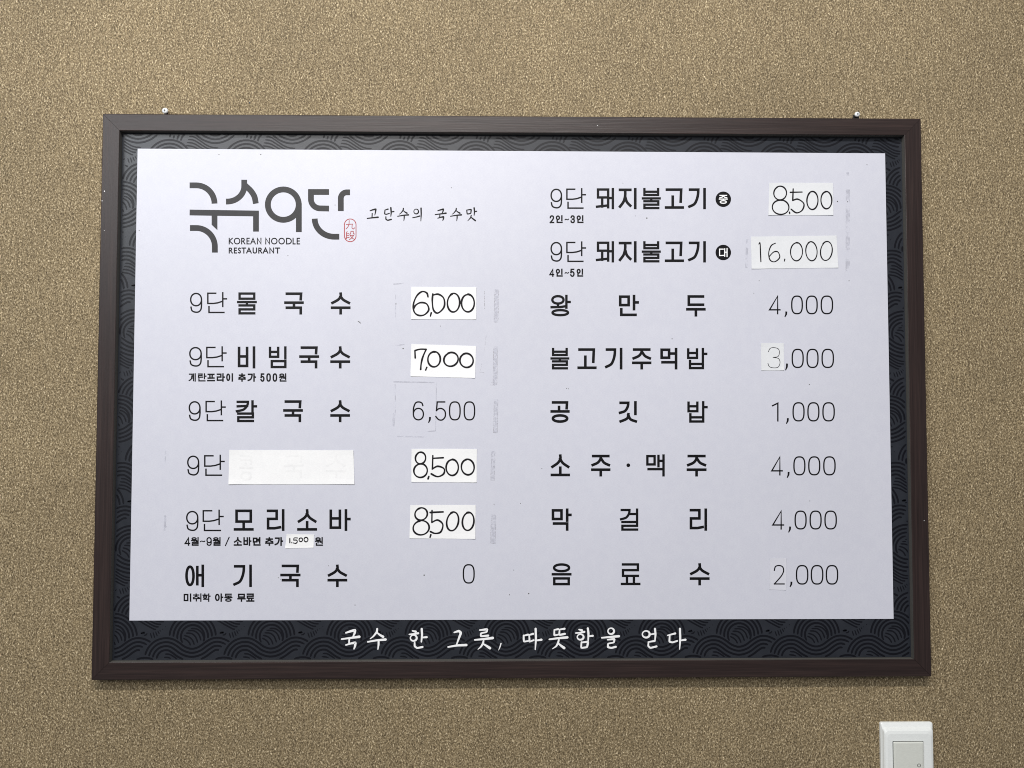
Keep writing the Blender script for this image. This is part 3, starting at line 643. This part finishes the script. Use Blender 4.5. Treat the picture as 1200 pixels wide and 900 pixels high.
# ------------------------------------------------------------------ paper slips stuck on the panel
def slip(quad, label, material, draw=None, pen=M_PEN, base=.00022, lift=.0013, ghost=None, group='paper slips stuck over the prices', wavy=.6):
    nx, ny = 14, 7; sd = random.random() * 50
    xs = [p[0] for p in quad]; ys = [p[1] for p in quad]
    bx0, bx1, by0, by1 = min(xs), max(xs), min(ys), max(ys)
    def h(x, y):
        u = (x - bx0) / (bx1 - bx0); v = (y - by0) / (by1 - by0)
        e = min(u, 1 - u, v, 1 - v); e = max(0, e)
        c = (1 - min(1, e / .10)) * .00012
        cu = abs(u - .5) * 2 * abs(v - .5) * 2
        return D_PANEL + base + c + max(0, cu) ** 3 * lift * .45 + .00011 * wavy * (noise.noise(Vector((u * 3 + sd, v * 2, sd))) + 1)
    V = []; Fc = []
    def bil(u, v):
        a, b, c, d = [Vector(p) for p in quad]
        return (a * (1 - u) + b * u) * (1 - v) + (d * (1 - u) + c * u) * v
    for j in range(ny + 1):
        for i in range(nx + 1):
            p = bil(i / nx, j / ny)
            jx = random.uniform(-.12, .12) if i in (0, nx) else 0; jy = random.uniform(-.12, .12) if j in (0, ny) else 0
            V.append(tuple(PX(p.x + jx, p.y + jy, h(p.x, p.y))))
    n1 = len(V)
    for v in V[:]: V.append((v[0], v[1], v[2] - .00009))
    idx = lambda i, j: j * (nx + 1) + i
    for j in range(ny):
        for i in range(nx):
            a, b, c, d = idx(i, j), idx(i, j + 1), idx(i + 1, j + 1), idx(i + 1, j)
            Fc.append((a, b, c, d)); Fc.append((d + n1, c + n1, b + n1, a + n1))
    ring = [idx(i, 0) for i in range(nx + 1)] + [idx(nx, j) for j in range(1, ny + 1)] + [idx(i, ny) for i in range(nx - 1, -1, -1)] + [idx(0, j) for j in range(ny - 1, 0, -1)]
    for a, b in zip(ring, ring[1:] + ring[:1]): Fc.append((a, b, b + n1, a + n1))
    cx, cy = sum(xs) / 4, sum(ys) / 4
    o = link('paper_slip', V, Fc, material, org=PX(cx, by1, D_PANEL), smooth=False)
    tag(o, label, 'paper slip', group)
    if draw:
        k = Ink(lambda x, y: h(x, y) + .00009); k.splits = []; draw(k)
        cuts = k.splits + [(len(k.v), len(k.f))] if k.splits else [(len(k.v), len(k.f))]
        v0 = f0 = 0
        for v1, f1 in cuts:
            if v1 > v0: child('handwritten_mark', k.v[v0:v1], [tuple(i_ - v0 for i_ in f_) for f_ in k.f[f0:f1]], pen, o)
            v0, f0 = v1, f1
    if ghost:
        ghost(lambda x, y: h(x, y) + .00005, o)
    return o
def pen(ox, oy, s, w_):
    tr = lambda p: (ox + p[0] / s, oy + p[1] / s)
    def hand(k, *strokes):
        for st in strokes:
            if st == '|': k.splits.append((len(k.v), len(k.f))); continue
            if st[0] == 'e':
                _, cx, cy, rx, ry = st; n = 34; a0_ = random.uniform(230, 290); e = random.uniform(8, 22); t = random.uniform(-.06, .1)
                pts = []
                for i in range(n + 1):
                    a = math.radians(a0_ - (360 + e) * i / n); rr = 1 + .025 * math.sin(2 * a + cx) + .05 * (i / n - .5)
                    x_, y_ = rx * rr * math.cos(a), ry * rr * math.sin(a); pts.append((cx + x_ - t * y_, cy + y_))
                pts = [tr(p) for p in pts]
            elif st[0] == 'c': pts = [tr(p) for p in cat(st[1:], 7)]
            else: pts = [tr(p) for p in cat(st, 4)]
            n = len(pts); ws = [w_ * (1 + .14 * math.sin(i * .5 + pts[0][0])) for i in range(n)]
            k.ribbon(pts, ws, cap='round')
    return hand
pA = pen(440, 330, 5, 2.0); pB = pen(440, 510, 4.285, 1.95); pC = pen(860, 195, 6, 1.55); pD = pen(180, 510, 4.285, 1.25); pE = pen(860, 195, 6, 1.3)
slip([(482, 336), (558.2, 336.6), (558, 374.4), (481.6, 374)], 'small white paper slip handwritten 6,000, topmost of the slips in the left price column', M_PAPER,
     lambda k: pA(k, ('c', (308, 90), (300, 66), (272, 59), (242, 84), (223, 130), (226, 175), (250, 197), (285, 195), (312, 166), (300, 131), (265, 123), (236, 138), (224, 158)), '|', [(327, 183), (322, 202)], '|',
     ('c', (334, 80), (368, 74), (400, 98), (402, 148), (366, 184), (340, 166), (333, 115), (336, 72)), '|', ('e', 457, 124, 37, 53), '|', ('e', 541, 126, 37, 52)))
slip([(482, 403), (558, 405.6), (556.6, 443), (481, 441)], 'white paper slip handwritten 7,000, tilted slightly downhill, below the 6,000 slip', M_PAPER,
     lambda k: pA(k, [(233, 447), (231, 404)], [(232, 404), (262, 396), (297, 397)], ('c', (297, 397), (278, 440), (268, 480), (265, 514)), '|', [(301, 502), (294, 518)], '|', ('e', 343, 455, 37, 44), '|', ('e', 442, 456, 41, 41), '|', ('e', 533, 462, 40, 40)))
slip([(482.2, 525.9), (558.8, 526.1), (558.5, 565.4), (482, 564.8)], 'white paper slip handwritten 8,500, level with the blank white strip', M_PAPER,
     lambda k: pB(k, ('e', 226, 115, 26, 29), ('e', 226, 178, 34, 34), '|', [(268, 207), (264, 219)], '|', [(288, 102), (286, 168)], [(288, 116), (340, 113)], ('c', (285, 170), (312, 156), (344, 168), (342, 194), (312, 208), (280, 194)), '|', ('e', 385, 162, 30, 41), '|', ('e', 463, 160, 33, 38)))
slip([(480.8, 591.9), (557.4, 591.7), (556.9, 631.6), (479.9, 630.9)], 'white paper slip handwritten 8,500, lowest slip of the left price column', M_PAPER,
     lambda k: pB(k, ('e', 229, 396, 31, 31), ('e', 229, 465, 40, 36), '|', [(278, 500), (274, 513)], '|', [(284, 378), (283, 436)], [(275, 388), (340, 385)], ('c', (283, 438), (312, 426), (338, 448), (328, 485), (300, 493), (276, 484)), '|', ('e', 387, 433, 30, 46), '|', ('e', 465, 433, 29, 45)))
slip([(901.2, 214.2), (976.2, 214.2), (976.7, 252.2), (900.5, 252.2)], 'thin white paper slip handwritten 8,500 at the top of the right price column', M_PAPER2,
     lambda k: pC(k, ('e', 325, 188, 46, 47), ('e', 328, 287, 57, 52), '|', [(391, 322), (393, 332)], '|', [(417, 158), (414, 238)], [(397, 182), (480, 180)], ('c', (413, 240), (450, 230), (492, 262), (480, 308), (440, 326), (402, 300)), '|', ('e', 552, 240, 40, 62), '|', ('e', 650, 237, 38, 61)))
slip([(880, 277.2), (980.3, 276), (982.5, 313.7), (880.8, 315)], 'wide white paper slip handwritten 16,000 in the right price column', M_PAPER2,
     lambda k: pE(k, [(176, 546), (184, 538), (187, 600), (190, 670)], '|', ('c', (292, 540), (262, 558), (245, 608), (255, 658), (288, 670), (322, 640), (310, 602), (280, 602), (250, 632)), '|', [(358, 652), (355, 666)], '|', ('e', 440, 600, 42, 64), '|', ('e', 545, 597, 41, 65), '|', ('e', 650, 595, 41, 67)))
slip([(891.7, 402), (918.5, 402), (918.8, 434), (892.3, 434.2)], 'small square slip with a thin printed 3 before ,000', M_PAPER2,
     lambda k: glyph(k, '3', 899.6, 914.6, 407, 431.4, .7), wavy=.3)
slip([(902, 653.5), (921.5, 654), (921, 691.5), (901.5, 691)], 'small translucent-looking slip with a printed 2 before ,000 at lower right', M_PAPER3,
     lambda k: glyph(k, '2', 906.4, 919.6, 662, 685, 1.4), wavy=.3, lift=.0005)
def ghost(zf, o):
    for ch, a, b in (('콩', 429, 500), ('국', 655, 752), ('수', 865, 965)):
        k = Ink(zf); glyph(k, ch, 180 + a / 4.285, 180 + b / 4.285, 533, 563 if ch == '콩' else 560, 2.4); k.make('show_through_letter', M_GHOST, o)
slip([(268.7, 527.4), (414.1, 527.6), (415.2, 567.6), (267.7, 567.6)], 'long blank white paper strip covering a menu name, faint letters showing through', M_PAPER, None, ghost=ghost, group=None, base=.0003, wavy=1.3, lift=.0016)
slip([(335.9, 626), (368.1, 626.2), (367.4, 641.9), (334, 642.6)], 'tiny white slip handwritten 1,500 within the small note line', M_PAPER,
     lambda k: pD(k, [(684, 518), (684, 540)], [(694, 538), (694, 541)], [(722, 516), (706, 516), (704, 527)], ('c', (704, 527), (718, 527), (721, 536), (714, 543), (702, 541)), ('e', 739, 525, 9, 9), ('e', 765, 524, 10, 11)))
# clear tape bits on the strip's top corners

# ------------------------------------------------------------------ screws above the frame
def lathe(cx, cy, prof, n=28):
    V = []; Fc = []
    for r, z in prof:
        for i in range(n): a = 2 * math.pi * i / n; V.append((cx + r * math.cos(a), cy + r * math.sin(a), z))
    for k in range(len(prof) - 1):
        for i in range(n):
            j = (i + 1) % n; Fc.append((k * n + i, k * n + j, (k + 1) * n + j, (k + 1) * n + i))
    Fc.append(tuple((len(prof) - 1) * n + i for i in range(n)))
    Fc.append(tuple(range(n - 1, -1, -1)))
    return V, Fc
def screw(px, py, r, label):
    z0 = D_WALL; c = PX(px, py, z0 + .008)
    o = empty('wall_screw', (c.x, c.y, z0)); tag(o, label, 'screw', 'screws holding up the board')
    child('shank', *lathe(c.x, c.y, [(r * .45, z0 - .002), (r * .45, z0 + .0062)]), M_ZINC, o, True)
    child('head', *lathe(c.x, c.y, [(r * .5, z0 + .006), (r * .96, z0 + .0064), (r, z0 + .0072), (r * .9, z0 + .0083), (r * .62, z0 + .0089), (r * .3, z0 + .0091)]), M_ZINC, o, True)
    V, Fc = [], []
    for a in (0, 1):
        L, T_ = r * .34, r * .11
        v, f = box(c.x - (L if a else T_), c.x + (L if a else T_), c.y - (T_ if a else L), c.y + (T_ if a else L), z0 + .0088, z0 + .00925 + a * .00002)
        Fc += [tuple(i + len(V) for i in ff) for ff in f]; V += v
    child('cross_recess', V, Fc, M_RECESS, o)
    return c
s1 = screw(193.2, 129.6, .0041, 'zinc screw head above the left end of the frame')
s2 = screw(1004.8, 133.8, .0036, 'zinc screw head above the right end of the frame')
for c, wd in ((s1, .0035), (s2, .0062)):
    z = D_WALL + .0015
    yb = HH - .006
    V = [(c.x - wd, yb, z), (c.x + wd, yb, z), (c.x + wd * .55, c.y + .001, z), (c.x - wd * .55, c.y + .001, z)]
    V += [(a, b, z + .0018) for a, b, _ in V]
    child('hanger', V, [(3, 2, 1, 0), (4, 5, 6, 7), (0, 1, 5, 4), (1, 2, 6, 5), (2, 3, 7, 6), (3, 0, 4, 7)], M_BLACK, board)

# ------------------------------------------------------------------ light switch
def loft(cx, cy, rings, n=6):
    """rings: (half width, half height, corner radius, z); closed on the last ring"""
    V = []; Fc = []; cnt = 4 * (n + 1)
    for hw, hh, r, z in rings:
        for qx, qy, a0_ in ((1, 1, 0), (-1, 1, 90), (-1, -1, 180), (1, -1, 270)):
            for i in range(n + 1):
                a = math.radians(a0_ + 90 * i / n); V.append((cx + qx * (hw - r) + r * math.cos(a), cy + qy * (hh - r) + r * math.sin(a), z))
    for k in range(len(rings) - 1):
        for i in range(cnt): j = (i + 1) % cnt; Fc.append((k * cnt + i, k * cnt + j, (k + 1) * cnt + j, (k + 1) * cnt + i))
    Fc.append(tuple((len(rings) - 1) * cnt + i for i in range(cnt))); Fc.append(tuple(range(cnt - 1, -1, -1)))
    return V, Fc
ZS = D_WALL
A = PX(1031.4, 846.4, ZS + .003); B = PX(1092.6, 846.4, ZS + .003)
hw = (B.x - A.x) / 2; hh = .060; cx, cy = (A.x + B.x) / 2, A.y - hh
sw = empty('light_switch', (cx, cy - hh, ZS)); tag(sw, 'white plastic wall light switch at the bottom right, below the framed board', 'light switch')
V, Fc = loft(cx, cy, [(hw, hh, .0025, ZS), (hw, hh, .0028, ZS + .0035), (hw - .0006, hh - .0006, .003, ZS + .0042), (hw - .0016, hh - .0052, .0035, ZS + .0062),
                      (hw - .0022, hh - .0068, .004, ZS + .0085), (hw - .0034, hh - .0090, .005, ZS + .0100), (hw - .0060, hh - .0125, .005, ZS + .0108)])
child('cover_plate', V, Fc, M_PLATE, sw)
ra = PX(1046.6, 869.2, ZS + .011); rb = PX(1081.6, 869.2, ZS + .011)
rhw = (rb.x - ra.x) / 2; rcx = (ra.x + rb.x) / 2; rhh = ra.y - cy; rhh = abs(rhh) if abs(rhh) > .02 else .035
V, Fc = loft(rcx, cy, [(rhw + .0007, rhh + .0007, .001, ZS + .0105), (rhw + .0007, rhh + .0007, .001, ZS + .01085)])
child('rocker_gap', V, Fc, M_RECESS, sw)
V, Fc = loft(rcx, cy, [(rhw, rhh, .001, ZS + .0105), (rhw, rhh, .001, ZS + .0122), (rhw - .0006, rhh - .0006, .0012, ZS + .0128), (rhw - .0026, rhh - .0016, .0015, ZS + .0131)])
rk = child('rocker', V, Fc, M_ROCK, sw)
c = PX(1077, 897, ZS + .0132)
V, Fc = [], []
for i in range(24):
    a = 2 * math.pi * i / 24
    for r in (.0016, .0024): V.append((c.x + r * math.cos(a), c.y + r * math.sin(a), ZS + .01318))
for i in range(24):
    j = (i + 1) % 24; Fc.append((2 * i, 2 * i + 1, 2 * j + 1, 2 * j))
child('ring_mark', V, Fc, M_GREY, rk)

# ------------------------------------------------------------------ small wear: specks on wallpaper and frame
k = Ink(D_WALL + .0006)
for x, y, r in ((292.4, 120.2, .9), (566, 47, .5), (118, 640, .0), (96, 560, .6), (1130, 480, .5), (640, 848, .6)):
    if r: k.disc(x, y, r, 8)
o = child('wall_specks', k.v, k.f, M_RECESS, wall); o['kind'] = 'stuff'
k = Ink(.0002)
for x, y, r in ((122.4, 224, .7), (119.6, 235.4, .55), (122.2, 270, .35), (700, 147, .4), (1083, 610, .4)): k.disc(x, y, r, 8)
o = child('paint_flecks', k.v, k.f, M_WHITE, board); o['kind'] = 'stuff'
